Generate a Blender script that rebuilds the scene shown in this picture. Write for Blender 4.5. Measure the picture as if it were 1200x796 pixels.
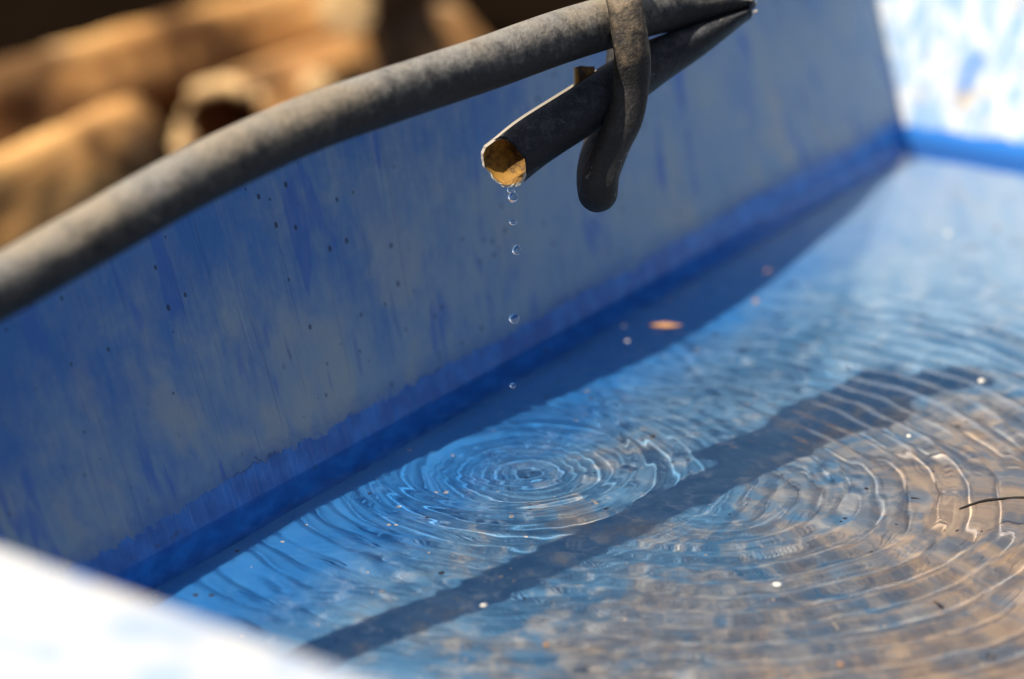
import bpy, bmesh, math, random
import numpy as np
from mathutils import Vector

for o in list(bpy.data.objects):
    bpy.data.objects.remove(o)
S = bpy.context.scene
COL = S.collection
rng = np.random.default_rng(7)
random.seed(7)

# ------------------------------------------------------------------ camera
H_CAM, PITCH, FPX = .545, math.radians(20.5), 3333.0
cam = bpy.data.cameras.new('camera')
co = bpy.data.objects.new('camera', cam)
COL.objects.link(co)
co.location = (0, 0, H_CAM)
co.rotation_euler = (math.radians(90) - PITCH, 0, 0)
cam.sensor_width = 36
cam.lens = 36 * FPX / 1200
cam.clip_start, cam.clip_end = .05, 3000
cam.dof.use_dof = True
cam.dof.focus_distance = 1.345
cam.dof.aperture_fstop = 3.6
cam.dof.aperture_blades = 0
S.camera = co

# ------------------------------------------------------------------ world, sun, exposure
W = bpy.data.worlds.new("World")
S.world = W
W.use_nodes = True
SUNX = np.array([.6072, .2033])                # ground shift of a shadow per unit of height
SUN_EL = math.atan(1 / np.linalg.norm(SUNX))
sky = W.node_tree.nodes.new('ShaderNodeTexSky')
sky.sky_type = 'NISHITA'
sky.sun_disc = False
sky.dust_density = 3.0
sky.air_density = 1.0
sky.sun_elevation = SUN_EL
sky.sun_rotation = math.atan2(-SUNX[0], -SUNX[1])
bg = W.node_tree.nodes['Background']
W.node_tree.links.new(sky.outputs[0], bg.inputs[0])
bg.inputs[1].default_value = .073
sun = bpy.data.lights.new('sun', 'SUN')
sun.energy = 4.8
sun.angle = math.radians(.5)
sun.color = (1, .93, .82)
so = bpy.data.objects.new('sun', sun)
COL.objects.link(so)
so.rotation_euler = Vector((-SUNX[0], -SUNX[1], 1)).to_track_quat('Z', 'Y').to_euler()
so.location = (-2, -2, 3)
try:
    sun.cycles.is_caustics_light = True
except Exception as e:
    print('no caustics light', e)
S.view_settings.view_transform = 'Standard'
S.view_settings.look = 'None'
S.view_settings.gamma = 1
S.view_settings.exposure = .5
S.cycles.use_denoising = True
S.cycles.max_bounces = 10
S.cycles.transmission_bounces = 8
S.cycles.sample_clamp_indirect = 4.0
S.cycles.blur_glossy = .3

# ------------------------------------------------------------------ geometry frame
C = np.array([0, 0, H_CAM])
fw = np.array([0, math.cos(PITCH), -math.sin(PITCH)])
up = np.array([0, math.sin(PITCH), math.cos(PITCH)])
rt = np.array([1., 0, 0])
def ray(x, y): return fw + rt * (x - 600) / FPX - up * (y - 398) / FPX
def atz(x, y, z):
    d = ray(x, y)
    return C + d * ((z - H_CAM) / d[2])
def atd(x, y, depth): return C + ray(x, y) * depth
A = np.array([-.17895, 1.15107, 0]); B = np.array([.26532, 1.83976, 0])
L = float(np.linalg.norm(B - A))
w = (B - A) / L                               # along the long wall
n = np.array([w[1], -w[0], 0])                # across, into the trough
UPZ = np.array([0, 0, 1.])
def P(s, t, z): return A + w * s + n * t + UPZ * z
HR = .147                                     # rim above the water
D = .029                                      # water depth
WID = .57                                     # width at the water
S2 = .20                                      # lean of the end walls
NEAR = -.229 + HR * S2
SHEAR = -.075                                 # the near end is not quite square
GZ = -.25

# ------------------------------------------------------------------ helpers
def tag(o, label=None, cat=None, group=None, kind=None):
    if label: o['label'] = label
    if cat: o['category'] = cat
    if group: o['group'] = group
    if kind: o['kind'] = kind
    return o
def empty(name, loc, **k):
    o = bpy.data.objects.new(name, None)
    o.empty_display_size = .05
    COL.objects.link(o)
    o.location = tuple(float(v) for v in loc)
    return tag(o, **k)
def mesh(name, verts, faces, mats, parent=None, smooth=True, uv=None, mi=None):
    me = bpy.data.meshes.new(name)
    v = np.asarray(verts, float)
    f = np.asarray(faces, dtype=object) if not isinstance(faces, np.ndarray) else faces
    if isinstance(faces, np.ndarray) and faces.ndim == 2:
        me.vertices.add(len(v)); me.vertices.foreach_set('co', v.ravel())
        nf, k = faces.shape
        me.loops.add(nf * k); me.loops.foreach_set('vertex_index', faces.ravel().astype(np.int32))
        me.polygons.add(nf)
        me.polygons.foreach_set('loop_start', np.arange(0, nf * k, k, dtype=np.int32))
        me.polygons.foreach_set('loop_total', np.full(nf, k, dtype=np.int32))
        me.update(calc_edges=True)
    else:
        me.from_pydata([tuple(map(float, x)) for x in v], [], [tuple(int(i) for i in q) for q in faces])
    if uv is not None:
        l = me.uv_layers.new(name='UVMap')
        idx = np.empty(len(me.loops), np.int32); me.loops.foreach_get('vertex_index', idx)
        l.data.foreach_set('uv', np.asarray(uv, float)[idx].ravel())
    for m in (mats if isinstance(mats, (list, tuple)) else [mats]):
        me.materials.append(m)
    if mi is not None:
        me.polygons.foreach_set('material_index', np.asarray(mi, np.int32))
    me.polygons.foreach_set('use_smooth', np.full(len(me.polygons), smooth))
    me.validate(); me.update()
    o = bpy.data.objects.new(name, me)
    COL.objects.link(o)
    if parent is not None:
        o.parent = parent
        o.location = tuple(-c for c in parent.location)
    return o
def gridfaces(nu, nv, off=0, wrapv=False):
    i = np.arange(nu - 1)[:, None]; j = np.arange(nv if wrapv else nv - 1)[None, :]
    j2 = (j + 1) % nv
    a = i * nv + j; b = i * nv + j2; c = (i + 1) * nv + j2; d = (i + 1) * nv + j
    return np.stack([a, b, c, d], -1).reshape(-1, 4) + off
def fix_normals(o, flip=False):
    bm = bmesh.new(); bm.from_mesh(o.data)
    bmesh.ops.recalc_face_normals(bm, faces=bm.faces)
    if flip:
        bmesh.ops.reverse_faces(bm, faces=bm.faces)
    bm.to_mesh(o.data); bm.free()
    return o
def smoothcurve(pts, N):
    """Catmull-Rom through rows of pts (positions and radii together)."""
    p = np.asarray(pts, float)
    p = np.vstack([2 * p[0] - p[1], p, 2 * p[-1] - p[-2]])
    out = []
    m = len(p) - 3
    for q in np.linspace(0, m - 1e-9, N):
        i = int(q); t = q - i
        a, b, c, d = p[i:i + 4]
        out.append(.5 * (2 * b + (c - a) * t + (2 * a - 5 * b + 4 * c - d) * t * t + (3 * b - a - 3 * c + d) * t ** 3))
    return np.array(out)
def frames(c, ref):
    T = np.gradient(c, axis=0)
    T /= np.linalg.norm(T, axis=1)[:, None]
    b = ref - (T @ ref)[:, None] * T
    b /= np.linalg.norm(b, axis=1)[:, None]
    return T, b, np.cross(T, b)
def smooth_noise(n_, k, amp, r_):
    x = np.linspace(0, 1, n_); y = np.zeros(n_)
    for q in range(1, k):
        y += r_.normal() * np.sin(2 * np.pi * q * x + r_.uniform(0, 6.28)) / math.sqrt(q)
    return y * amp

# ------------------------------------------------------------------ node helpers
class NT:
    def __init__(s, name):
        s.m = bpy.data.materials.new(name); s.m.use_nodes = True
        s.t = s.m.node_tree; s.n = s.t.nodes; s.bs = s.n['Principled BSDF']
        s.uvn = None
    def link(s, a, b): s.t.links.new(a, b)
    def setv(s, sock, v):
        if hasattr(v, 'node'): s.link(v, sock)
        elif isinstance(v, (tuple, list)) and len(v) == 3 and sock.type == 'RGBA': sock.default_value = (*v, 1)
        else: sock.default_value = v
    def coord(s, kind='Object', scale=(1, 1, 1), loc=(0, 0, 0), rot=(0, 0, 0)):
        tc = s.n.new('ShaderNodeTexCoord'); mp = s.n.new('ShaderNodeMapping')
        s.link(tc.outputs[kind], mp.inputs[0])
        mp.inputs['Scale'].default_value = scale; mp.inputs['Location'].default_value = loc
        mp.inputs['Rotation'].default_value = rot
        return mp.outputs[0]
    def noise(s, vec, scale, detail=4, rough=.55, dist=0):
        x = s.n.new('ShaderNodeTexNoise'); s.link(vec, x.inputs['Vector'])
        x.inputs['Scale'].default_value = scale; x.inputs['Detail'].default_value = detail
        x.inputs['Roughness'].default_value = rough; x.inputs['Distortion'].default_value = dist
        return x.outputs[0]
    def voro(s, vec, scale, feature='F1', rnd=1):
        x = s.n.new('ShaderNodeTexVoronoi'); x.feature = feature; s.link(vec, x.inputs['Vector'])
        x.inputs['Scale'].default_value = scale; x.inputs['Randomness'].default_value = rnd
        return x
    def ramp(s, v, stops, interp='LINEAR'):
        x = s.n.new('ShaderNodeValToRGB'); s.setv(x.inputs[0], v)
        e = x.color_ramp.elements; x.color_ramp.interpolation = interp
        while len(e) < len(stops): e.new(.5)
        for k, (p, c) in zip(e, stops):
            k.position = p; k.color = (c, c, c, 1) if not isinstance(c, tuple) else (*c, 1)
        return x.outputs[0]
    def sm(s, v, a, b):
        x = s.n.new('ShaderNodeMapRange'); x.interpolation_type = 'SMOOTHSTEP'
        s.setv(x.inputs[0], v); x.inputs[1].default_value = a; x.inputs[2].default_value = b
        return x.outputs[0]
    def mix(s, f, a, b, mode='MIX'):
        x = s.n.new('ShaderNodeMix'); x.data_type = 'RGBA'; x.blend_type = mode
        s.setv(x.inputs[0], f); s.setv(x.inputs[6], a); s.setv(x.inputs[7], b)
        return x.outputs[2]
    def math(s, op, a, b=0., c=None):
        x = s.n.new('ShaderNodeMath'); x.operation = op
        s.setv(x.inputs[0], a); s.setv(x.inputs[1], b)
        if c is not None: s.setv(x.inputs[2], c)
        return x.outputs[0]
    def sep(s, v):
        x = s.n.new('ShaderNodeSeparateXYZ'); s.link(v, x.inputs[0]); return x.outputs
    def bump(s, h, st, d=.01):
        x = s.n.new('ShaderNodeBump'); s.setv(x.inputs['Height'], h)
        x.inputs['Strength'].default_value = st; x.inputs['Distance'].default_value = d
        s.link(x.outputs[0], s.bs.inputs['Normal'])
    def out(s, col, rough=.6, spec=.5):
        s.setv(s.bs.inputs['Base Color'], col); s.setv(s.bs.inputs['Roughness'], rough)
        s.bs.inputs['Specular IOR Level'].default_value = spec
        return s.m

# ------------------------------------------------------------------ trough materials
def mat_wall():
    """UV: u = metres along the wall, v = metres above the water."""
    t = NT('chalky_blue_paint')
    uv = t.coord('UV')
    streak = t.coord('UV', (34, 19, 1)); fine = t.coord('UV', (260, 34, 1))
    c0 = t.noise(streak, 1, 9, .70, .15); c1 = t.noise(uv, 9, 8, .66, .5); c2 = t.noise(fine, 1, 3, .6)
    u, v, _ = t.sep(uv)
    # chalk is heavier low on the wall and towards its far end
    low = t.sm(v, .15, .005)
    k = t.math('ADD', t.math('MULTIPLY', c0, .55), t.math('MULTIPLY', c1, .55))
    k = t.math('ADD', k, t.math('MULTIPLY', c2, .16))
    k = t.math('ADD', k, t.math('MULTIPLY', low, .12))
    k = t.math('ADD', k, t.math('MULTIPLY', t.sm(u, .0, .8), .06))
    k = t.math('ADD', k, t.math('MULTIPLY', t.sm(u, .35, -.15), t.math('MULTIPLY', t.sm(v, .03, .12), -.14)))
    chalk = t.sm(k, .47, .82)
    blue = t.mix(t.noise(uv, 22, 3), (.042, .15, .44), (.07, .24, .54))
    grey = t.mix(t.noise(uv, 30, 4, .6, .5), (.22, .34, .48), (.40, .45, .46))
    col = t.mix(t.math('MULTIPLY', chalk, .88), blue, grey)
    # warm lime bloom
    warm = t.sm(t.noise(t.coord('UV', (22, 15, 1), (3.1, 2, 0)), 1, 4, .6, .3), .48, .66)
    col = t.mix(t.math('MULTIPLY', t.math('MULTIPLY', warm, low), .50), col, (.56, .50, .38))
    # scraped streaks of clean blue
    sc = t.sm(t.noise(t.coord('UV', (52, 12, 1), (7, 5, 0)), 1, 3, .5, .2), .60, .66)
    col = t.mix(t.math('MULTIPLY', sc, .55), col, (.04, .14, .50))
    # long diagonal scratches
    scr = t.sm(t.noise(t.coord('UV', (150, 14, 1), (0, 0, 0), (0, 0, -.6)), 1, 2, .5), .66, .70)
    col = t.mix(t.math('MULTIPLY', scr, .3), col, (.02, .09, .42))
    # hairline scratches and thin drip runs
    for rot_, sc_, th_, st_ in ((.35, (420, 11, 1), .70, .35), (-.9, (380, 9, 1), .71, .25), (0, (300, 5, 1), .68, .30)):
        h_ = t.sm(t.noise(t.coord('UV', sc_, (rot_, 2, 0), (0, 0, rot_)), 1, 2, .5), th_ - .015, th_ + .01)
        col = t.mix(t.math('MULTIPLY', h_, st_), col, (.05, .10, .26) if rot_ >= 0 else (.55, .58, .58))
    # dark algae specks
    vo = t.voro(t.coord('UV', (160, 120, 1)), 1)
    r_ = t.sep(vo.outputs['Color'])
    rad = t.math('MULTIPLY', t.math('POWER', t.sm(r_[0], .30, 1.0), 1.6), .19)
    spk = t.math('LESS_THAN', vo.outputs['Distance'], rad)
    clus = t.sm(t.noise(uv, 6, 2), .36, .46)
    spk = t.math('MULTIPLY', t.math('MULTIPLY', spk, clus), .85)
    col = t.mix(spk, col, (.02, .035, .06))
    # wet clean band above the water with a ragged edge
    edge = t.noise(t.coord('UV', (130, 130, 1)), 1, 6, .72)
    edge2 = t.noise(t.coord('UV', (14, 14, 1)), 1, 2, .5)
    lim = t.math('ADD', t.math('MULTIPLY', edge, .0185), t.math('MULTIPLY', edge2, .0105))
    damp = t.sm(t.math('SUBTRACT', v, lim), .012, .0)
    col = t.mix(t.math('MULTIPLY', damp, .45), col, (.06, .15, .36))
    wet = t.sm(t.math('SUBTRACT', lim, v), -.0005, .0005)
    wcol = t.mix(t.sm(t.noise(uv, 60, 4), .35, .7), (.010, .115, .40), (.028, .21, .60))
    grime = t.sm(t.noise(t.coord('UV', (70, 160, 1), (4, 9, 0)), 1, 4, .7), .60, .70)
    near0 = t.math('MULTIPLY', t.sm(v, .010, .001), t.sm(v, -.008, .0))
    wcol = t.mix(t.math('MULTIPLY', grime, t.math('MULTIPLY', near0, .8)), wcol, (.05, .045, .035))
    # thin dark tide mark where the chalk begins
    tide = t.math('MULTIPLY', t.sm(t.math('ABSOLUTE', t.math('SUBTRACT', lim, v)), .0012, .0), t.sm(edge2, .45, .6))
    col = t.mix(wet, col, wcol)
    col = t.mix(t.math('MULTIPLY', tide, .6), col, (.015, .03, .09))
    t.bump(t.math('ADD', c2, t.math('MULTIPLY', chalk, .5)), .25, .002)
    return t.out(col, t.math('SUBTRACT', .62, t.math('MULTIPLY', wet, .35)), .35)

def mat_end():
    """Sun-bleached, limed end wall: mostly white with blue showing through."""
    t = NT('bleached_lime_paint')
    uv = t.coord('UV')
    u, v, _ = t.sep(uv)
    a = t.noise(t.coord('UV', (60, 28, 1), (2, 3, 0), (0, 0, .5)), 1, 9, .72, .5)
    b = t.noise(t.coord('UV', (14, 9, 1), (5, 1, 0)), 1, 7, .7, .6)
    col = t.mix(t.sm(a, .40, .60), (.30, .48, .70), (.80, .81, .80))
    col = t.mix(t.sm(b, .58, .66), col, (.12, .28, .62))
    tan = t.sm(t.noise(t.coord('UV', (20, 20, 1), (1, 8, 0)), 1, 4), .55, .63)
    col = t.mix(t.math('MULTIPLY', tan, .7), col, (.62, .48, .30))
    lim = t.math('ADD', .003, t.math('MULTIPLY', t.noise(t.coord('UV', (50, 50, 1)), 1, 4), .016))
    wet = t.sm(t.math('SUBTRACT', lim, v), -.001, .001)
    col = t.mix(wet, col, (.03, .20, .60))
    t.bump(a, .2, .002)
    return t.out(col, .55, .3)

def mat_nearend():
    t = NT('bleached_rim_paint')
    v = t.coord('Object')
    a = t.noise(v, 30, 5, .6, .3); b = t.noise(v, 75, 3)
    col = t.mix(t.sm(a, .50, .64), (.54, .54, .53), (.34, .43, .57))
    col = t.mix(t.math('MULTIPLY', t.sm(b, .66, .74), .7), col, (.18, .30, .55))
    return t.out(col, .5, .4)

def mat_bottom():
    t = NT('silted_blue_bottom')
    uv = t.coord('UV')
    u, v, _ = t.sep(uv)
    big = t.noise(uv, 6.0, 5, .6, .5)
    mid = t.noise(uv, 24, 7, .68, .8)
    fine = t.noise(uv, 75, 4, .65, .4)
    k = t.math('ADD', t.math('MULTIPLY', big, .5), t.math('ADD', t.math('MULTIPLY', mid, .45), t.math('MULTIPLY', fine, .22)))
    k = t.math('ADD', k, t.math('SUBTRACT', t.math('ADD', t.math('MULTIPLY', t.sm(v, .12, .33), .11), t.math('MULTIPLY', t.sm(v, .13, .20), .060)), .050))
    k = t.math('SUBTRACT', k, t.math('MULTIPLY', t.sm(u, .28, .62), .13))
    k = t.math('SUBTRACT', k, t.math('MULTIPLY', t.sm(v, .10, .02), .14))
    wall_shade = t.sm(t.math('ADD', v, t.math('MULTIPLY', mid, .05)), .125, .06)  # strip along the wall, tinted to paint in its shadow's deep blue
    k = t.math('SUBTRACT', k, t.math('MULTIPLY', wall_shade, .30))
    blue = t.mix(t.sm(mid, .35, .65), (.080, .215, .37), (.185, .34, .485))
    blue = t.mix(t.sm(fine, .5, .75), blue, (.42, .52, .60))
    blue = t.mix(t.math('MULTIPLY', wall_shade, .92), blue, t.mix(mid, (.012, .15, .46), (.04, .27, .62)))
    grey = t.mix(t.sm(fine, .4, .7), (.21, .23, .26), (.44, .43, .41))
    rust = t.mix(t.sm(mid, .4, .65), (.48, .29, .15), (.68, .45, .26))
    blue = t.mix(t.math('MULTIPLY', t.sm(t.math('ADD', u, t.math('MULTIPLY', mid, .2)), .58, .85), .75), blue, (.32, .42, .52))
    col = t.mix(t.sm(k, .52, .64), blue, grey)
    col = t.mix(t.math('MULTIPLY', t.sm(k, .625, .76), .7), col, rust)
    gr = t.voro(t.coord('UV', (150, 150, 1)), 1)
    rr = t.sep(gr.outputs['Color'])
    sp = t.math('LESS_THAN', gr.outputs['Distance'], t.math('MULTIPLY', t.sm(rr[1], .86, 1), .22))
    col = t.mix(sp, col, (.05, .04, .04))
    sp2 = t.math('LESS_THAN', gr.outputs['Distance'], t.math('MULTIPLY', t.sm(rr[2], .93, 1), .16))
    col = t.mix(sp2, col, (.62, .52, .42))
    t.bump(k, .3, .004)
    return t.out(col, .8, .2)

def mat_water():
    t = NT('clear_water')
    b = t.bs
    b.inputs['Base Color'].default_value = (.97, .99, 1, 1)
    b.inputs['Roughness'].default_value = 0
    b.inputs['IOR'].default_value = 1.333
    b.inputs['Transmission Weight'].default_value = 1
    return t.m

def mat_hose(name, dust=(.26, .240, .205), dark=(.018, .018, .019), bias=0., topw=.35, zshade=None):
    t = NT(name)
    v = t.coord('Object')
    a = t.noise(v, 105, 7, .70, .3); b = t.noise(v, 330, 4, .65); c = t.noise(v, 16, 3)
    geo = t.n.new('ShaderNodeNewGeometry')
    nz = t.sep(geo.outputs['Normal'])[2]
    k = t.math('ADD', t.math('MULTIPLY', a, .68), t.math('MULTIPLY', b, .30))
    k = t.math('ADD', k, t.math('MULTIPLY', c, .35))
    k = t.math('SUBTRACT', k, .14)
    k = t.math('ADD', k, t.math('MULTIPLY', nz, topw))     # dust on top, strengthened to paint a shaded underside
    k = t.math('ADD', k, bias)
    if zshade:
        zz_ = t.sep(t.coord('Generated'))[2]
        k = t.math('ADD', k, t.math('MULTIPLY', t.math('SUBTRACT', t.sm(zz_, .30, .62), 1), .45))  # shade on the tie's lower end, painted as darkening by height
    f = t.sm(k, .46, .95)
    dcol = t.mix(t.sm(c, .4, .6), dust, tuple(x * y for x, y in zip(dust, (1.12, .98, .80))))
    col = t.mix(f, dark, dcol)
    # pale scuffs and dark nicks
    col = t.mix(t.math('MULTIPLY', t.sm(t.noise(v, 120, 3, .7), .66, .72), .35), col, (.38, .33, .27))
    col = t.mix(t.math('MULTIPLY', t.sm(t.noise(t.coord('Object', loc=(3, 1, 2)), 150, 3, .6), .68, .74), .5), col, (.02, .02, .02))
    g_ = t.noise(v, 900, 2, .6)
    col = t.mix(t.math('MULTIPLY', t.sm(g_, .54, .72), t.math('ADD', .06, t.math('MULTIPLY', f, .35))), col, (.40, .36, .30))
    col = t.mix(t.math('MULTIPLY', t.sm(t.noise(v, 42, 5, .75, 1.2), .60, .66), .5), col, (.05, .047, .043))
    t.bump(t.math('ADD', a, b), .55, .0018)
    return t.out(col, .6, .3)

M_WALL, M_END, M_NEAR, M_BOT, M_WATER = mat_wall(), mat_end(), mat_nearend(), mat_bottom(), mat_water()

# ------------------------------------------------------------------ trough
trough = empty('water_trough', P(.3, .28, -D - .004),
               label='long blue water trough with chalky stained sides and pale sunlit ends', cat='water trough')
# the rim bellies: inward in the middle of its length, outward towards both ends
RIM_S = np.array([-.30, -.06, .025, .11, .21, .295, .345, .45, .54, .60, .70, .86])
RIM_O = np.array([-.048, -.049, -.054, -.050, -.034, -.021, -.018, -.019, -.032, -.038, -.058, -.058])
from numpy.polynomial import polynomial as _p
def rim_o(s):
    x = np.linspace(-.3, .86, 400); y = np.interp(x, RIM_S, RIM_O)
    k = np.exp(-np.linspace(-2, 2, 61) ** 2); k /= k.sum()
    y = np.convolve(np.pad(y, 30, mode='edge'), k, mode='valid')
    return np.interp(s, x, y)
def s_far(z): return L + S2 * z
def s_near(z, t=0.): return NEAR - S2 * z + SHEAR * t
def off(s, z):
    return np.where(z > 0, rim_o(s) * z / HR, -.18 * z)
def far_wall_pt(uu, z):
    s = s_near(z) + (s_far(z) - s_near(z)) * uu
    return P_arr(s, off(s, z), z), s
def P_arr(s, t, z):
    s, t, z = np.broadcast_arrays(s, t, z)
    return A + w * s[..., None] + n * t[..., None] + UPZ * z[..., None]
zz = np.concatenate([np.linspace(-D, 0, 6)[:-1], np.linspace(0, HR, 30)])
uu = np.linspace(0, 1, 160)
U, Z = np.meshgrid(uu, zz, indexing='ij')
TH = .004
def two_skin(inner, nrm, uv, name, mat, parent, flip=False):
    """inner (nu,nv,3) grid thickened outward along nrm with the top edge closed."""
    nu, nv = inner.shape[:2]
    outer = inner + nrm * TH
    # rounded lip at the rim
    lip = []
    for k in range(1, 8):
        a_ = math.pi * k / 8
        lip.append(inner[:, -1] + nrm * (TH / 2) * (1 - math.cos(a_)) + UPZ * (TH / 2) * math.sin(a_))
    full = np.concatenate([inner, np.stack(lip, 1), outer[:, ::-1]], 1)
    tuv = np.concatenate([uv, np.repeat(uv[:, -1:], 7, 1), uv[:, ::-1]], 1)
    k = full.shape[1]
    f = gridfaces(nu, k)
    caps = []
    for i in (0, nu - 1):
        for j in range(nv - 1):
            a_, b_ = i * k + j, i * k + j + 1
            c_, d_ = i * k + k - 2 - j, i * k + k - 1 - j
            caps.append([a_, b_, c_, d_] if i else [d_, c_, b_, a_])
    f = np.vstack([f, np.array(caps)])
    if flip: f = f[:, ::-1]
    return mesh(name, full.reshape(-1, 3), f, mat, parent, uv=tuv.reshape(-1, 2))
Sg = s_near(Z) + (s_far(Z) - s_near(Z)) * U
# the rim sags a little towards the near end
_q = np.clip((.20 - Sg) / .26, 0, 1); ZS = np.where(Z > 0, Z * (1 - .075 * _q * _q * (3 - 2 * _q)), Z)
inner = P_arr(Sg, off(Sg, ZS), ZS)
w1 = two_skin(inner, -n, np.stack([Sg, Z], -1), 'side_wall', M_WALL, trough)
# the other long wall (towards the camera, outside the frame)
Sg = s_near(Z, WID) + (s_far(Z) - s_near(Z, WID)) * U
inner2 = P_arr(Sg, WID + .16 * Z, Z)
w2 = two_skin(inner2, n, np.stack([Sg + 3, Z], -1), 'side_wall', M_WALL, trough, flip=True)
# end walls
tt = np.linspace(0, 1, 90)
T_, Z2 = np.meshgrid(tt, zz, indexing='ij')
def end_grid(sf, zg):
    t0 = off(sf(zg), zg); t1 = WID + .16 * zg
    tq = t0 + (t1 - t0) * T_
    return P_arr(sf(zg, tq) if sf is s_near else sf(zg), tq, zg), tq
e1, tg = end_grid(s_far, Z2)
we = two_skin(e1, w, np.stack([tg, Z2], -1), 'end_wall', M_END, trough)
we['label'] = 'bleached far end wall, white with blue patches'
e2, tg2 = end_grid(s_near, Z2)
# near end: wide rolled flange and an outer skirt
prof = []
for k in range(0, 9):
    a_ = math.pi / 2 * k / 8
    prof.append((.006 * math.sin(a_) * 0 + .008 * (1 - math.cos(a_)), .008 * math.sin(a_)))
prof += [(.012, .0083), (.030, .0088), (.060, .0086), (.085, .0080)]
for k in range(0, 9):
    a_ = math.pi / 2 * k / 8
    prof.append((.090 + .010 * math.sin(a_), -.0018 + .010 * math.cos(a_)))
prof += [(.101, -.02), (.102, -.030), (.102, -.033), (.099, -.035), (.096, -.033), (.095, -.012), (.080, -.004), (.030, -.003), (.012, -.006), (.010, -.06), (.008, -.10), (.004, -.165)]
top = e2[:, -1]
ring = np.stack([top - w * a_ + UPZ * (b_ ) for a_, b_ in prof], 1)
full = np.concatenate([e2, ring], 1)
wn = mesh('end_wall', full.reshape(-1, 3), gridfaces(full.shape[0], full.shape[1])[:, ::-1], M_NEAR, trough)
wn['label'] = 'near end wall with wide rolled rim, blazing white in the sun'
# bottom
sb = np.linspace(s_near(-D), s_far(-D), 120); tb = np.linspace(-.002, WID, 60)
SB, TB = np.meshgrid(sb, tb, indexing='ij')
SB = SB + SHEAR * TB * (s_far(-D) - SB) / (s_far(-D) - s_near(-D))
ZB = -D + .0012 * np.sin(SB * 23 + 1) * np.sin(TB * 17) + .0006 * np.sin(SB * 61) * np.cos(TB * 48)
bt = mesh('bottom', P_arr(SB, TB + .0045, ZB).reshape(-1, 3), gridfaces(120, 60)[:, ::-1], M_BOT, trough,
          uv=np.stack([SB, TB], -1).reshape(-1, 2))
ub = mesh('underside', [P(s, t, z) for z in (-D - .006, -D - .010) for s, t in
                        ((s_near(-D), 0), (s_far(-D), 0), (s_far(-D), WID), (s_near(-D), WID))],
          [(0, 1, 2, 3), (7, 6, 5, 4), (0, 4, 5, 1), (1, 5, 6, 2), (2, 6, 7, 3), (3, 7, 4, 0)], M_WALL, trough, smooth=False)

# ------------------------------------------------------------------ water with real ripples
def packet(r, r0, sig, lam, amp, ph=0):
    return amp * np.exp(-((r - r0) / sig) ** 2) * np.cos(2 * np.pi * (r - r0) / lam + ph)
def ripples(x, y):
    h = np.zeros_like(x)
    cx, cy = -.0040, 1.2950
    x0, y0 = x, y
    rw = .45 * np.clip(np.hypot(x - cx, y - cy) / .12 - .35, 0, 1)
    x = x + rw * (.0030 * np.sin(y0 * 71 + 1) + .0018 * np.sin(x0 * 97 + y0 * 43) + .0010 * np.sin(y0 * 190 - x0 * 120))
    y = y + rw * (.0034 * np.sin(x0 * 63 + 2) + .0020 * np.sin(y0 * 88 - x0 * 51) + .0011 * np.sin(x0 * 210 + y0 * 90))
    r = np.hypot(x - cx, y - cy)
    th = np.arctan2(y - cy, x - cx)
    g = 1 + .10 * np.sin(3 * th + 1) + .07 * np.sin(5 * th + 2)
    for r0, sg, lm, am, ph in ((.000, .008, .0070, .00034, 0), (.017, .008, .0065, .00012, .4), (.036, .010, .0072, .00013, 1),
                               (.066, .009, .0110, .00040, 2), (.087, .008, .0090, .00014, 0), (.112, .012, .0115, .00013, .6),
                               (.150, .013, .0125, .00011, 1.5), (.195, .018, .0140, .00012, 0), (.250, .022, .0150, .00011, 0),
                               (.310, .030, .0130, .00006, 0), (.370, .030, .0130, .00005, 0)):
        h += packet(r, r0, sg, lm, am, ph) * (g if r0 > .05 else 1)
    # a second, older set further out to the right
    r2 = np.hypot(x - .084, y - 1.270)
    g2 = .48 + .46 * np.cos(np.arctan2(y - 1.270, x - .084) + .35)
    for r0, sg, lm, am in ((.05, .020, .0115, .00009), (.088, .018, .0140, .00020), (.125, .018, .0160, .00030),
                           (.165, .020, .0170, .00034), (.210, .022, .0170, .00027), (.27, .028, .018, .00022)):
        h += 1.6 * packet(r2, r0, sg, lm, am, r0 * 90) * g2
    # rings thrown back by the long wall and the near end
    im = A + w * ((np.array([cx, cy, 0]) - A) @ w) - n * ((np.array([cx, cy, 0]) - A) @ n)
    r3 = np.hypot(x - im[0], y - im[1])
    for r0, sg, lm, am in ((.16, .018, .0110, .00005), (.22, .02, .012, .00005), (.29, .03, .013, .00004), (.38, .04, .014, .00004)):
        h += packet(r3, r0, sg, lm, am * .45, 1)
    s_ = (x - A[0]) * w[0] + (y - A[1]) * w[1]; t_ = (x - A[0]) * n[0] + (y - A[1]) * n[1]
    # faint wind chop
    rg = np.random.default_rng(3)
    for _ in range(26):
        a_ = rg.uniform(0, 2 * np.pi); lm = rg.uniform(.018, .07); am = .0000075 * (lm / .02)
        h += am * np.cos(2 * np.pi * (x * np.cos(a_) + y * np.sin(a_)) / lm + rg.uniform(0, 6.28))
    # calm in the lee of the long wall and at the far end
    h *= .35 + .65 / (1 + np.exp(-(t_ - .035) / .012))
    h *= 1 - .72 / (1 + np.exp(-(s_ - .56) / .07))
    return h
ns, nt_ = 780, 370
sw = np.linspace(s_near(0) + .0002, s_far(0) - .0002, ns); tw = np.concatenate([np.linspace(.0002, .42, 325), np.linspace(.422, WID - .0002, 45)])
SW, TW = np.meshgrid(sw, tw, indexing='ij')
SW = SW + SHEAR * TW * (s_far(0) - SW) / (s_far(0) - s_near(0))
pw = P_arr(SW, TW, np.zeros_like(SW))
hz = ripples(pw[..., 0], pw[..., 1])
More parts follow.
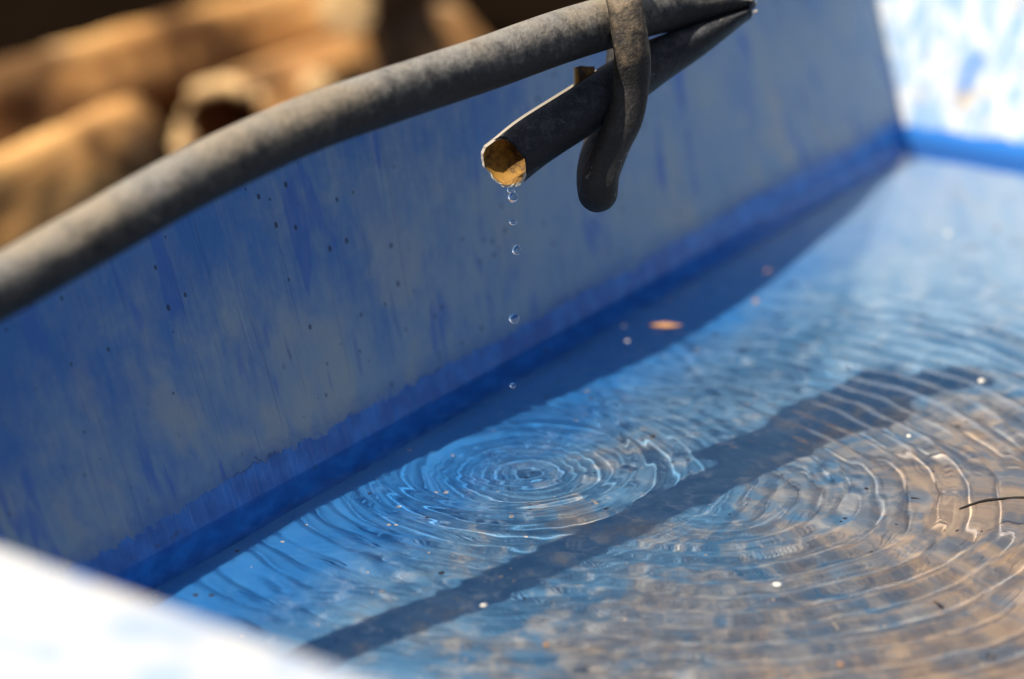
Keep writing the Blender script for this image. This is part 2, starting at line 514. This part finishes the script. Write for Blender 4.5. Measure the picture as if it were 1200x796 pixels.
hz += .0011 * np.exp(-TW / .0018) + .0011 * np.exp(-(s_far(0) - SW) / .0018)      # meniscus
pw[..., 2] = hz
# carry the meniscus edge onto the leaning walls
pw -= n * (.12 * np.clip(hz, 0, 1) * np.exp(-TW / .0018))[..., None]
water = mesh('water', pw.reshape(-1, 3), gridfaces(ns, nt_)[:, ::-1], M_WATER)
tag(water, kind='structure')
if water.data.polygons[0].normal.z < 0:
    water.data.flip_normals()
try:
    water.cycles.is_caustics_caster = True
    for o in (w1, w2, we, wn, bt):
        o.cycles.is_caustics_receiver = True
except Exception as e:
    print('no caustics', e)

# ------------------------------------------------------------------ ground and the blocks the trough stands on
def mat_soil():
    t = NT('shade_dark_soil')
    v = t.coord('Object')
    a = t.noise(v, 9, 6, .65); b = t.noise(v, 1.1, 3)
    col = t.mix(a, (.002, .0015, .001), (.012, .007, .004))  # near-black soil colour stands in for the deep shadow back there
    col = t.mix(t.sm(b, .68, .8), col, (.03, .018, .01))
    t.bump(a, .6, .02)
    return t.out(col, 1.0, .0)
gx = np.concatenate([-np.geomspace(1500, 3.2, 24), np.linspace(-3, 3, 121), np.geomspace(3.2, 1500, 24)])
gy = np.concatenate([-np.geomspace(1500, 2.2, 22), np.linspace(-2, 6, 161), np.geomspace(6.2, 1500, 24)])
GX, GY = np.meshgrid(gx, gy, indexing='ij')
GZg = GZ + np.where((np.abs(GX) < 3) & (GY > -2) & (GY < 6),
                    .010 * np.sin(GX * 7 + 2 * np.sin(GY * 3)) * np.sin(GY * 6) - .012, -.012)
tag(mesh('ground', np.stack([GX, GY, GZg], -1).reshape(-1, 3), gridfaces(len(gx), len(gy))[:, ::-1], mat_soil()), kind='structure')

mt = NT('dry_earth'); _v = mt.coord('Object')
M_EARTH = mt.out(mt.mix(mt.sm(mt.noise(_v, 2.5, 6, .65), .35, .65), (.20, .12, .07), (.46, .29, .16)), .95, .1)
bx_ = np.concatenate([-np.geomspace(60, 5.2, 14), np.linspace(-5, 7, 120), np.geomspace(7.2, 60, 14)])
by_ = np.concatenate([np.linspace(4.6, 9, 50), np.geomspace(9.3, 40, 10)])
BX, BY = np.meshgrid(bx_, by_, indexing='ij')
crest = 1.05 + 1.05 / (1 + np.exp(-(BX - .55) / .35)) + .12 * np.sin(BX * 3.1) + .07 * np.sin(BX * 7.7 + 1) + .04 * np.sin(BX * 19)
BZ = GZ - .05 + (crest + .25) * (1 / (1 + np.exp(-(BY - 6.0) / .28))) + .03 * np.sin(BX * 9 + BY * 5) * np.sin(BY * 11)
tag(mesh('added_bank', np.stack([BX, BY, BZ], -1).reshape(-1, 3), gridfaces(len(bx_), len(by_))[:, ::-1], M_EARTH), kind='structure')  # out-of-view bank, added so the ripples reflect brown
def mat_wood(name, a_=(.86, .48, .17), b_=(.60, .29, .09), c_=(.07, .03, .012), rot=(0, 0, 0)):
    t = NT(name)
    v = t.coord('UV', (5, 26, 1)); v2 = t.coord('Object')
    g = t.noise(v, 1, 5, .6, .6); k = t.noise(v2, 6, 3); q = t.noise(v2, 22, 4)
    col = t.mix(t.sm(g, .35, .65), b_, a_)
    col = t.mix(t.math('MULTIPLY', t.sm(k, .50, .62), .85), col, c_)
    col = t.mix(t.math('MULTIPLY', t.sm(q, .6, .7), .5), col, (.62, .42, .24))
    t.bump(g, .6, .01)
    return t.out(col, .8, .2)
def mat_endgrain():
    t = NT('cut_end_grain')
    v = t.coord('Object')
    k = t.noise(v, 30, 4)
    return t.out(t.mix(k, (.70, .42, .17), (.86, .58, .29)), .75, .2)
M_BARK, M_BARK2, M_CUT = mat_wood('weathered_log'), mat_wood('brown_log', (.60, .32, .11), (.36, .17, .055), (.06, .03, .015)), mat_endgrain()
for s_c in (.02, .58):
    t_ = np.linspace(-.06, WID + .06, 12)
    pts = []
    z1 = -D - .0102
    for t1 in t_:
        for ds, z in ((-.05, GZ - .01), (-.052, z1 - .006), (-.046, z1), (.046, z1), (.052, z1 - .006), (.05, GZ - .01)):
            pts.append(P(s_c + ds + .002 * math.sin(t1 * 40), t1, z))
    f = gridfaces(12, 6, wrapv=True).tolist() + [list(range(6)), [66 + k for k in range(5, -1, -1)]]
    o = fix_normals(mesh('timber_block', pts, f, M_BARK2, smooth=False, uv=[(p[0], p[2]) for p in pts]))
    tag(o, 'timber block carrying the %s end of the blue trough' % ('near' if s_c < .3 else 'far'), 'timber block', 'timber blocks under the trough')

# ------------------------------------------------------------------ logs behind
def log(a, b, r0, r1, label, bark, seed, group='cut logs lying behind the trough', knots=2, bend=.02, name='cut_log', sq=0.):
    a, b = np.array(a, float), np.array(b, float)
    rg = np.random.default_rng(seed)
    N, K = 60, 36
    u_ = np.linspace(0, 1, N)
    ax = (b - a) / np.linalg.norm(b - a)
    side = np.cross(ax, UPZ); side /= np.linalg.norm(side)
    c = a[None] + (b - a)[None] * u_[:, None] + side[None] * (bend * np.sin(u_ * 3.1 + rg.uniform(0, 2)))[:, None]
    T, bb, aa = frames(c, UPZ)
    th = np.linspace(0, 2 * np.pi, K, endpoint=False)
    R = r0 + (r1 - r0) * u_[:, None] + np.zeros((N, K))
    for q in range(2, 7):
        R *= 1 + .035 / q ** .4 * np.sin(q * th[None] + rg.uniform(0, 6) + 2 * np.sin(u_[:, None] * 5 * rg.uniform(.5, 1.5)))
    R += rg.normal(0, .0008, R.shape)
    if sq:
        tw = th[None] + .5 + .15 * u_[:, None]
        R *= 1 + sq * (1 / (np.abs(np.cos(tw)) ** 5 + np.abs(np.sin(tw)) ** 5) ** .2 - 1)
    for _ in range(knots):
        ku, kt = rg.uniform(.1, .9), rg.uniform(0, 6.28)
        d2 = ((u_[:, None] - ku) * np.linalg.norm(b - a) / .035) ** 2 + (np.angle(np.exp(1j * (th[None] - kt))) * r0 / .03) ** 2
        R += .016 * np.exp(-d2)
    V = c[:, None] + R[..., None] * (np.cos(th)[None, :, None] * bb[:, None] + np.sin(th)[None, :, None] * aa[:, None])
    uv = np.stack([np.repeat(u_[:, None] * np.linalg.norm(b - a), K, 1), np.repeat(th[None] / 6.28 * .3, N, 0)], -1)
    root = empty(name, c[N // 2] - UPZ * r0, label=label, cat='log', group=group)
    fix_normals(mesh('bark', V.reshape(-1, 3), gridfaces(N, K, wrapv=True), bark, root, uv=uv.reshape(-1, 2)))
    for i, sgn in ((0, -1), (N - 1, 1)):
        pts = [c[i] + T[i] * sgn * .002]
        for rr in (.35, .7, 1.0):
            pts += list(c[i] + (V[i] - c[i]) * rr + T[i] * sgn * (.002 if rr < 1 else 0) + T[i] * sgn * rg.normal(0, .0006, (K, 1)))
        f = [(0, 1 + j, 1 + (j + 1) % K) for j in range(K)]
        for q in range(2):
            f += [(1 + q * K + j, 1 + (q + 1) * K + j, 1 + (q + 1) * K + (j + 1) % K, 1 + q * K + (j + 1) % K) for j in range(K)]
        fix_normals(mesh('cut_end', pts, f, M_CUT, root, smooth=True))
    return root
def gp(x, y, r): return atz(x, y, GZ + r)
log(gp(-260, 205, .05), gp(396, 26, .047), .052, .044, 'long pale brown log lying behind the trough, topmost of the logs', M_BARK, 1, sq=.8)
log(gp(-330, 372, .05), gp(160, 188, .05), .052, .05, 'shorter log just behind the hose, in front of the long one', M_BARK, 2, sq=.9)
log(atz(406, 10, GZ + .17), atz(500, -70, GZ + .10), .026, .026, 'log pointing away with a bright round sawn end', M_BARK2, 4, bend=0, knots=0)
log(atz(372, 102, GZ + .11), atz(470, 40, GZ + .03), .016, .016, 'thin stick end poking out beside the hollow log', M_BARK, 5, bend=0, knots=0)

# hollow log: a broken ring facing the camera
def hollow_log():
    c0 = gp(272, 166, .045)
    ax = np.array([.55, .83, .0]); ax /= np.linalg.norm(ax)
    N, K = 24, 48
    rg = np.random.default_rng(9)
    u_ = np.linspace(0, .34, N)
    th = np.linspace(0, 2 * np.pi, K, endpoint=False)
    c = c0[None] + ax[None] * u_[:, None]
    T, bb, aa = frames(c, UPZ)
    wob = 1 + .06 * np.sin(2 * th + 1) + .05 * np.sin(3 * th + 2) + .03 * np.sin(7 * th)
    ro, ri = .058 * wob, .044 * (1 + .08 * np.sin(2 * th + 2) + .06 * np.sin(5 * th))
    def ringp(i, rad, dz=0): return c[i] + rad[:, None] * (np.cos(th)[:, None] * bb[i] * .98 + np.sin(th)[:, None] * aa[i] * 1.25) + T[i] * dz
    edge = .006 * rg.normal(size=K)
    outer = np.array([ringp(i, ro) for i in range(N)]); outer[0] += (T[0][None] * edge[:, None])
    inner_ = np.array([ringp(i, ri) for i in range(N)]); inner_[0] += (T[0][None] * edge[:, None])
    root = empty('hollow_log', c0 - UPZ * .06, label='hollow log with dark heart and bright broken rim', cat='log', group='cut logs lying behind the trough')
    uvo = np.stack([np.repeat(u_[:, None], K, 1), np.repeat(th[None] * .05, N, 0)], -1).reshape(-1, 2)
    fix_normals(mesh('bark', outer.reshape(-1, 3), gridfaces(N, K, wrapv=True), M_BARK2, root, uv=uvo))
    dk = NT('rotten_heartwood'); dkm = dk.out((.22, .10, .04), .95, .1)
    mesh('hollow', np.vstack([inner_.reshape(-1, 3), c[-1][None]]), gridfaces(N, K, wrapv=True).tolist() +
         [(N * K, (N - 1) * K + (j + 1) % K, (N - 1) * K + j) for j in range(K)], dkm, root)
    mid = (outer[0] + inner_[0]) / 2 - T[0] * .006
    pts = np.vstack([outer[0], mid, inner_[0]])
    fr = gridfaces(3, K, wrapv=True)
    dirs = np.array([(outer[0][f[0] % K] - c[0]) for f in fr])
    lit = (dirs @ aa[0] * np.sign(aa[0] @ rt) < .035)  # lit side of the rim painted as pale wood, the rest dark
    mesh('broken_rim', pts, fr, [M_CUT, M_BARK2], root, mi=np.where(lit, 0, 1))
hollow_log()

# ------------------------------------------------------------------ hose
RH = .0126
MH = mat_hose('dusty_black_hose')
ML = mat_hose('shaded_limb_hose', (.10, .105, .115), (.012, .013, .016), -.10, .25)  # darker hose colour for the folded end, standing in for its shade
mt = NT('rust_stained_bore'); _v = mt.coord('Object')
M_RUST = mt.out(mt.mix(mt.sm(mt.noise(_v, 130, 6, .72), .40, .66), (.34, .175, .03), (.05, .025, .012)), .55, .4)
mt = NT('pale_cut_edge'); M_EDGE = mt.out((.50, .44, .35), .6, .3)
hose = empty('black_water_hose', atd(600, 62, 1.29),
             label='dusty black hose arching over the trough rim, its end folded back and dripping', cat='hose')
VIEW = fw
def tube(cr, K, mats, parent, name, ref=VIEW, wob=0.0, capa=True):
    """cr rows: x,y,z,ra,rb (ra across the view, rb along it)"""
    c = cr[:, :3]; T, b, a = frames(c, ref)
    N = len(c)
    th = np.linspace(0, 2 * np.pi, K, endpoint=False)
    rg = np.random.default_rng(len(name) + N)
    w_ = 1 + wob * (np.sin(np.linspace(0, 23, N))[:, None] * np.sin(2 * th[None] + 1) + .6 * np.sin(np.linspace(0, 61, N) + 1)[:, None] * np.cos(3 * th[None]))
    V = c[:, None] + w_[..., None] * (cr[:, 3][:, None, None] * np.cos(th)[None, :, None] * a[:, None]
                                      + cr[:, 4][:, None, None] * np.sin(th)[None, :, None] * b[:, None])
    pts = V.reshape(-1, 3)
    f = gridfaces(N, K, wrapv=True).tolist()
    if capa:
        for i, s_ in ((0, -1), (N - 1, 1)):
            base = len(pts); q = []
            for rr, dz in ((.85, .35), (.55, .75), (.25, .95)):
                q.append(c[i] + (V[i] - c[i]) * rr + T[i] * s_ * dz * min(cr[i, 3], cr[i, 4]))
            pts = np.vstack([pts] + q + [(c[i] + T[i] * s_ * min(cr[i, 3], cr[i, 4]))[None]])
            rings = [list(range(i * K, i * K + K))] + [list(range(base + k * K, base + k * K + K)) for k in range(3)]
            for r1_, r2_ in zip(rings[:-1], rings[1:]):
                f += [(r1_[j], r1_[(j + 1) % K], r2_[(j + 1) % K], r2_[j]) for j in range(K)]
            f += [(rings[-1][j], rings[-1][(j + 1) % K], base + 3 * K) for j in range(K)]
    uv = [(0, 0)] * len(pts)
    return fix_normals(mesh(name, pts, f, mats, parent, uv=uv))
mainp = [(-560, 600, .985), (-320, 490, 1.035), (-150, 409, 1.079), (0, 336, 1.1235), (80, 291, 1.1455), (160, 245, 1.1655), (250, 196, 1.193), (350, 150, 1.228),
         (450, 114, 1.263), (560, 78, 1.3055), (620, 56, 1.331), (680, 36, 1.3585), (740, 18, 1.386), (790, 6, 1.405)]
rows = [(*atd(x, y, d), RH, RH) for x, y, d in mainp]
rows += [(*atd(825, 2, 1.412), RH * .86, RH * 1.08), (*atd(852, 2, 1.415), RH * .58, RH * 1.22), (*atd(868, 4, 1.416), RH * .38, RH * 1.28),
         (*atd(878, 6, 1.416), RH * .26, RH * 1.28)]
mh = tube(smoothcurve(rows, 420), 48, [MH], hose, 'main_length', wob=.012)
# folded end: a split tube, gap at the top from the mouth as far as the notch
limb = [(591, 190, 1.338, 1.04, 1.0), (625, 164, 1.348, 1.03, 1), (672, 134, 1.364, 1.02, 1), (720, 104, 1.385, 1.0, 1.02), (765, 74, 1.401, .90, 1.08),
        (810, 51, 1.412, .68, 1.2), (846, 32, 1.418, .44, 1.26), (866, 21, 1.419, .30, 1.28), (877, 16, 1.419, .22, 1.28)]
lr = smoothcurve([(*atd(x, y, d), RH * p_, RH * q_) for x, y, d, p_, q_ in limb], 240)
def split_tube(cr, wall, near_e, back_e, bevel, mats, parent, name, K=64):
    """One continuous shell; near_e / back_e: angle (deg) of the two cut edges at every section."""
    c = cr[:, :3]; T, b, a = frames(c, VIEW)
    if a[0] @ up < 0: a = -a
    N = len(c)
    t_ = np.linspace(0, 1, K)[None]
    def ringset(dr, ext):
        th = np.radians(back_e[:, None] + (near_e + ext + 360 - back_e)[:, None] * t_)
        ra = np.maximum(cr[:, 3] - dr, .0004); rb = np.maximum(cr[:, 4] - dr, .0004)
        fall = np.clip(1 - np.arange(N) / 16, 0, 1)[:, None]
        s_ = (.0034 * np.sin(th) - .0005 * np.sin(5 * th) + .0003 * np.sin(11 * th + 1) + .00015 * np.sin(23 * th)) * fall
        return (c[:, None] + ra[:, None, None] * np.cos(th)[..., None] * a[:, None]
                + rb[:, None, None] * np.sin(th)[..., None] * b[:, None] - s_[..., None] * T[:, None]), th
    (O, th), (I, _) = ringset(0, 0 * bevel), ringset(wall, bevel)
    fo = gridfaces(N, K); fi = gridfaces(N, K, N * K)[:, ::-1]
    fs = [fo, fi]; mi = [0] * len(fo) + [1] * len(fi)
    for e in (0, N - 1):
        q = np.array([[e * K + j, e * K + j + 1, N * K + e * K + j + 1, N * K + e * K + j] for j in range(K - 1)])
        fs.append(q[:, ::-1] if e else q)
        mi += [0 if (math.degrees(th[e, j]) % 360) > 205 and not e else 2 for j in range(K - 1)]
    for j in (0, K - 1):
        q = np.array([[i * K + j, (i + 1) * K + j, N * K + (i + 1) * K + j, N * K + i * K + j] for i in range(N - 1)])
        fs.append(q[:, ::-1] if j == 0 else q); mi += [2] * len(q)
    return mesh(name, np.vstack([O.reshape(-1, 3), I.reshape(-1, 3)]), np.vstack(fs), mats, parent, mi=mi)
def idx_at_px(x):
    px = np.array([600 + FPX * ((p - C) @ rt) / ((p - C) @ fw) for p in lr[:, :3]])
    return int(np.argmin(np.abs(px - x)))
i0, i1, i2 = idx_at_px(597), idx_at_px(673), idx_at_px(708)
_i = np.arange(len(lr))
ne = np.interp(_i, [0, i1, i2, i2 + 8], [-36, -34, -24, 4])
be = np.interp(_i, [0, 10, i0 + 26, i1, i2, i2 + 8], [20, 20, 14, 11, 8, 4])
bv = np.interp(_i, [0, 12, i1, i2, i2 + 8], [20, 15, 11, 8, 0])
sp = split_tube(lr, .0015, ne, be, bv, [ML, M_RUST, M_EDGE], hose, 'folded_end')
sp.data.polygons.foreach_set('use_smooth', np.array([p.material_index != 2 for p in sp.data.polygons]))
# a small torn flap standing on the cut, rust inside, pale at its broken edge
fl = []
for x, yb, yt in ((672, 102, 78), (674, 101, 79), (681, 97, 77), (689, 92, 78), (697, 87, 78)):
    for y in (yb, (yb + yt) / 2, yt):
        fl.append(atd(x, y, 1.372 + (x - 672) * .0004 - .0012 * (y - yt) / max(yb - yt, 1)))
fl = np.array(fl); flb = fl + VIEW * .0014
ff = gridfaces(5, 3).tolist() + [q[::-1] for q in gridfaces(5, 3, 15).tolist()]
rim_ = [0, 1, 2, 5, 8, 11, 14, 13, 12, 9, 6, 3]
nf = len(ff)
ff += [(rim_[k], rim_[(k + 1) % 12], rim_[(k + 1) % 12] + 15, rim_[k] + 15) for k in range(12)]
fo_ = mesh('torn_flap', np.vstack([fl, flb]), ff, [M_RUST, M_EDGE], hose, smooth=False, mi=[1 if q in (0, 1) else 0 for q in range(nf)] + [1] * 12)
# torn pale lips at the crack of the fold
for x0, y0, x1, y1, r_ in ((866, 8.5, 886, 3.5, .0009), (864, 26, 887, 13, .0009)):
    q = smoothcurve([(*atd(x0, y0, 1.431), r_ * .4, r_ * .8), (*atd((x0 + x1) / 2, (y0 + y1) / 2, 1.430), r_, r_), (*atd(x1, y1, 1.431), r_ * .7, r_)], 14)
    tube(q, 10, [M_EDGE], hose, 'torn_lip')

# ------------------------------------------------------------------ tie: a short loop of hose strapping both lengths
MT = mat_hose('dusty_tie_rubber', (.33, .27, .20), (.020, .018, .016), -.02, .30, zshade=(.135, .19))
tie = empty('hose_tie', atd(702, 240, 1.36), label='looped strip of old grey rubber hose strapping the folded hose together', cat='tie')
k_ = [(716, -52, 1.352, .0080, .0062), (722, -30, 1.331, .0085, .0055), (731, 0, 1.3195, .0084, .0058), (737, 35, 1.3190, .0088, .0060), (741, 70, 1.3225, .0090, .0062),
      (739, 105, 1.328, .0088, .0066), (731, 140, 1.328, .0088, .0072), (719, 168, 1.325, .0084, .0080), (706, 198, 1.319, .0090, .0088), (702, 220, 1.316, .0093, .0090),
      (700, 226, 1.322, .0093, .0088), (698, 213, 1.331, .0090, .0080), (698, 190, 1.345, .0084, .0074), (708, 150, 1.3640, .0080, .0066), (724, 100, 1.3700, .0080, .006), (730, 50, 1.373, .0078, .006),
      (726, 0, 1.376, .0078, .006), (718, -40, 1.374, .0078, .006), (716, -56, 1.360, .0078, .006)]
tr = smoothcurve([(*atd(x, y, d + .037), ra, rb) for x, y, d, ra, rb in k_], 260)
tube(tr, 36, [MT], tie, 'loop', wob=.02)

# ------------------------------------------------------------------ drops
def drop(x, y, r, label, elong=1.0, tail=0.):
    c = np.array([.0056 + (x - 602) * .0004, 1.2792, 0.])
    d = ray(x, y); c[1] = 1.2870; c[2] = H_CAM + d[2] * (c[1] / d[1])
    c[0] = d[0] * c[1] / d[1]
    N, K = 20, 28
    ph = np.linspace(0, np.pi, N); th = np.linspace(0, 2 * np.pi, K, endpoint=False)
    zc = np.cos(ph); rr = np.sin(ph) * (1 - tail * .55 * np.clip(zc, 0, 1))
    zc = zc * (elong + tail * np.clip(zc, 0, 1))
    rr = rr * (1 + .07 * np.sin(2.5 * ph + x))
    V = np.stack([rr[:, None] * np.cos(th) * r, rr[:, None] * np.sin(th) * r, np.repeat(zc[:, None] * r, K, 1)], -1).reshape(-1, 3)
    o = fix_normals(mesh('water_drop', V, gridfaces(N, K, wrapv=True), M_WATER))
    o.location = tuple(c)
    return tag(o, label, 'water drop', 'drops falling from the hose end')
drop(598, 222, .0017, 'drop still hanging from the lip of the hose end', 1.2, 1.0)
drop(601, 231, .0023, 'topmost free drop, just below the hose mouth', 1.25, .35)
drop(601, 261, .0017, 'small second drop below the hose mouth', .85)
drop(605.5, 293, .0022, 'third falling drop, mid height against the blue wall', 1.2)
drop(602.5, 374, .0026, 'largest drop, low against the waterline stain', .92)
drop(601, 452, .0014, 'tiny lowest drop over the dark shaded water', 1.0)

# ------------------------------------------------------------------ floating leaf, twig, flecks
def hwat(x, y): return float(ripples(np.array([x]), np.array([y]))[0])
mt = NT('dry_leaf'); _v = mt.coord('Object')
M_LEAF = mt.out(mt.mix(mt.noise(_v, 200, 3), (.36, .17, .07), (.60, .32, .14)), .7, .2)
mt = NT('pale_fleck'); M_FLECK = mt.out((.80, .74, .64), .6, .3)
mt = NT('brown_fleck'); M_FLECK2 = mt.out((.35, .19, .09), .7, .2)
mt = NT('dark_fleck'); M_FLECK3 = mt.out((.03, .025, .02), .7, .3)
def leaf(x, y, ln, wd, ang, label):
    p = atz(x, y, 0); z0 = hwat(p[0], p[1]) + .0004
    N, K = 22, 9
    u_ = np.linspace(-1, 1, N); v_ = np.linspace(-1, 1, K)
    U_, V_ = np.meshgrid(u_, v_, indexing='ij')
    half = wd * (1 - U_ ** 2) ** .7 * (1 + .35 * np.sin(U_ * 4 + 1)) * (1 - .25 * U_)
    X = U_ * ln; Y = V_ * half + .12 * ln * U_ ** 2
    Zt = z0 + .0016 * (V_ ** 2) * (1 - U_ ** 2) + .0012 * np.abs(U_) ** 3 + .0003 * np.sin(U_ * 17)
    ca, sa = math.cos(ang), math.sin(ang)
    topv = np.stack([p[0] + X * ca - Y * sa, p[1] + X * sa + Y * ca, Zt + .00025], -1)
    botv = topv - np.array([0, 0, .0004])
    v = np.vstack([topv.reshape(-1, 3), botv.reshape(-1, 3)])
    f = gridfaces(N, K).tolist() + [q[::-1] for q in gridfaces(N, K, N * K).tolist()]
    bd = [(i, 0) for i in range(N)] + [(N - 1, j) for j in range(1, K)] + [(i, K - 1) for i in range(N - 2, -1, -1)] + [(0, j) for j in range(K - 2, 0, -1)]
    ids = [i * K + j for i, j in bd]
    f += [(ids[q], ids[(q + 1) % len(ids)], ids[(q + 1) % len(ids)] + N * K, ids[q] + N * K) for q in range(len(ids))]
    o = fix_normals(mesh('dry_leaf', v, f, M_LEAF))
    return tag(o, label, 'leaf')
leaf(779, 385, .0095, .0026, -.05, 'small curled orange leaf floating on the dark shaded strip of water')
def fleck(x, y, r, m, label, k, asp=1.6):
    p = atz(x, y, 0)
    rg = np.random.default_rng(1000 + k)
    bm = bmesh.new()
    bmesh.ops.create_icosphere(bm, subdivisions=2, radius=r)
    sc = (asp, 1, .5); a_ = rg.uniform(0, 3.14)
    for v in bm.verts:
        j = 1 + .25 * math.sin(v.co.x / r * 3 + k) * math.cos(v.co.y / r * 2.3 + k)
        q = Vector((v.co.x * sc[0] * j, v.co.y * sc[1] * j, v.co.z * sc[2] * j))
        v.co = (q.x * math.cos(a_) - q.y * math.sin(a_), q.x * math.sin(a_) + q.y * math.cos(a_), q.z)
    me = bpy.data.meshes.new('floating_fleck'); bm.to_mesh(me); bm.free()
    for q in me.polygons: q.use_smooth = True
    me.materials.append(m)
    o = bpy.data.objects.new('floating_fleck', me); COL.objects.link(o)
    o.location = (p[0], p[1], hwat(p[0], p[1]) + r * .2)
    return tag(o, label, 'fleck', 'flecks of grit and husk floating on the water')
FL = [(886, 354, .0017, 1, 'orange husk fleck right at the edge of the wall shadow'),
      (1111, 275, .0019, 0, 'pale fleck on the bright water by the end wall'),
      (1150, 447, .0018, 0, 'white fleck beside the end of the hose shadow'),
      (1168, 268, .0013, 1, 'tan fleck furthest right on the bright water'),
      (911, 687, .0018, 0, 'white fleck low right of centre among the rings'),
      (567, 710, .0012, 0, 'tiny white fleck in the lower hose shadow'),
      (731, 383, .0013, 0, 'pale speck left of the floating leaf'),
      (735, 400, .0011, 0, 'speck just under and left of the floating leaf'),
      (900, 318, .0014, 1, 'brown speck in the shaded strip above the orange husk'),
      (606, 398, .0016, 2, 'dark crumb against the long wall under the drops'),
      (640, 412, .0012, 2, 'dark crumb a little right of the falling drops'),
      (354, 548, .0020, 1, 'brown seed at the waterline on the left'),
      (765, 512, .0012, 2, 'dark speck in the rings right of their centre'),
      (985, 780, .0014, 1, 'brown speck near the bottom right'),
      (640, 757, .0013, 1, 'brown speck near the bottom centre'),
      (1065, 512, .0012, 0, 'pale speck on the brown rings right'),
      (838, 392, .0010, 2, 'dark speck right of the leaf at the shadow edge'),
      (448, 694, .0013, 0, 'pale speck on the lit water at lower left')]
for k, (x, y, r, m, lb) in enumerate(FL):
    fleck(x, y, r, (M_FLECK, M_FLECK2, M_FLECK3)[m], lb, k, 1.5 if m else 1.25)
tp = []
for x, y, r in ((1125, 597, .0005), (1150, 590, .0007), (1175, 586, .0007), (1206, 583, .0008), (1240, 580, .0008)):
    p = atz(x, y, 0); tp.append((p[0], p[1], hwat(p[0], p[1]) + .0006, r, r))
tw_ = tube(smoothcurve(tp, 40), 10, [M_FLECK3], None, 'twig', wob=.1)
tag(tw_, 'thin dark twig floating at the right among the brown rings', 'twig')
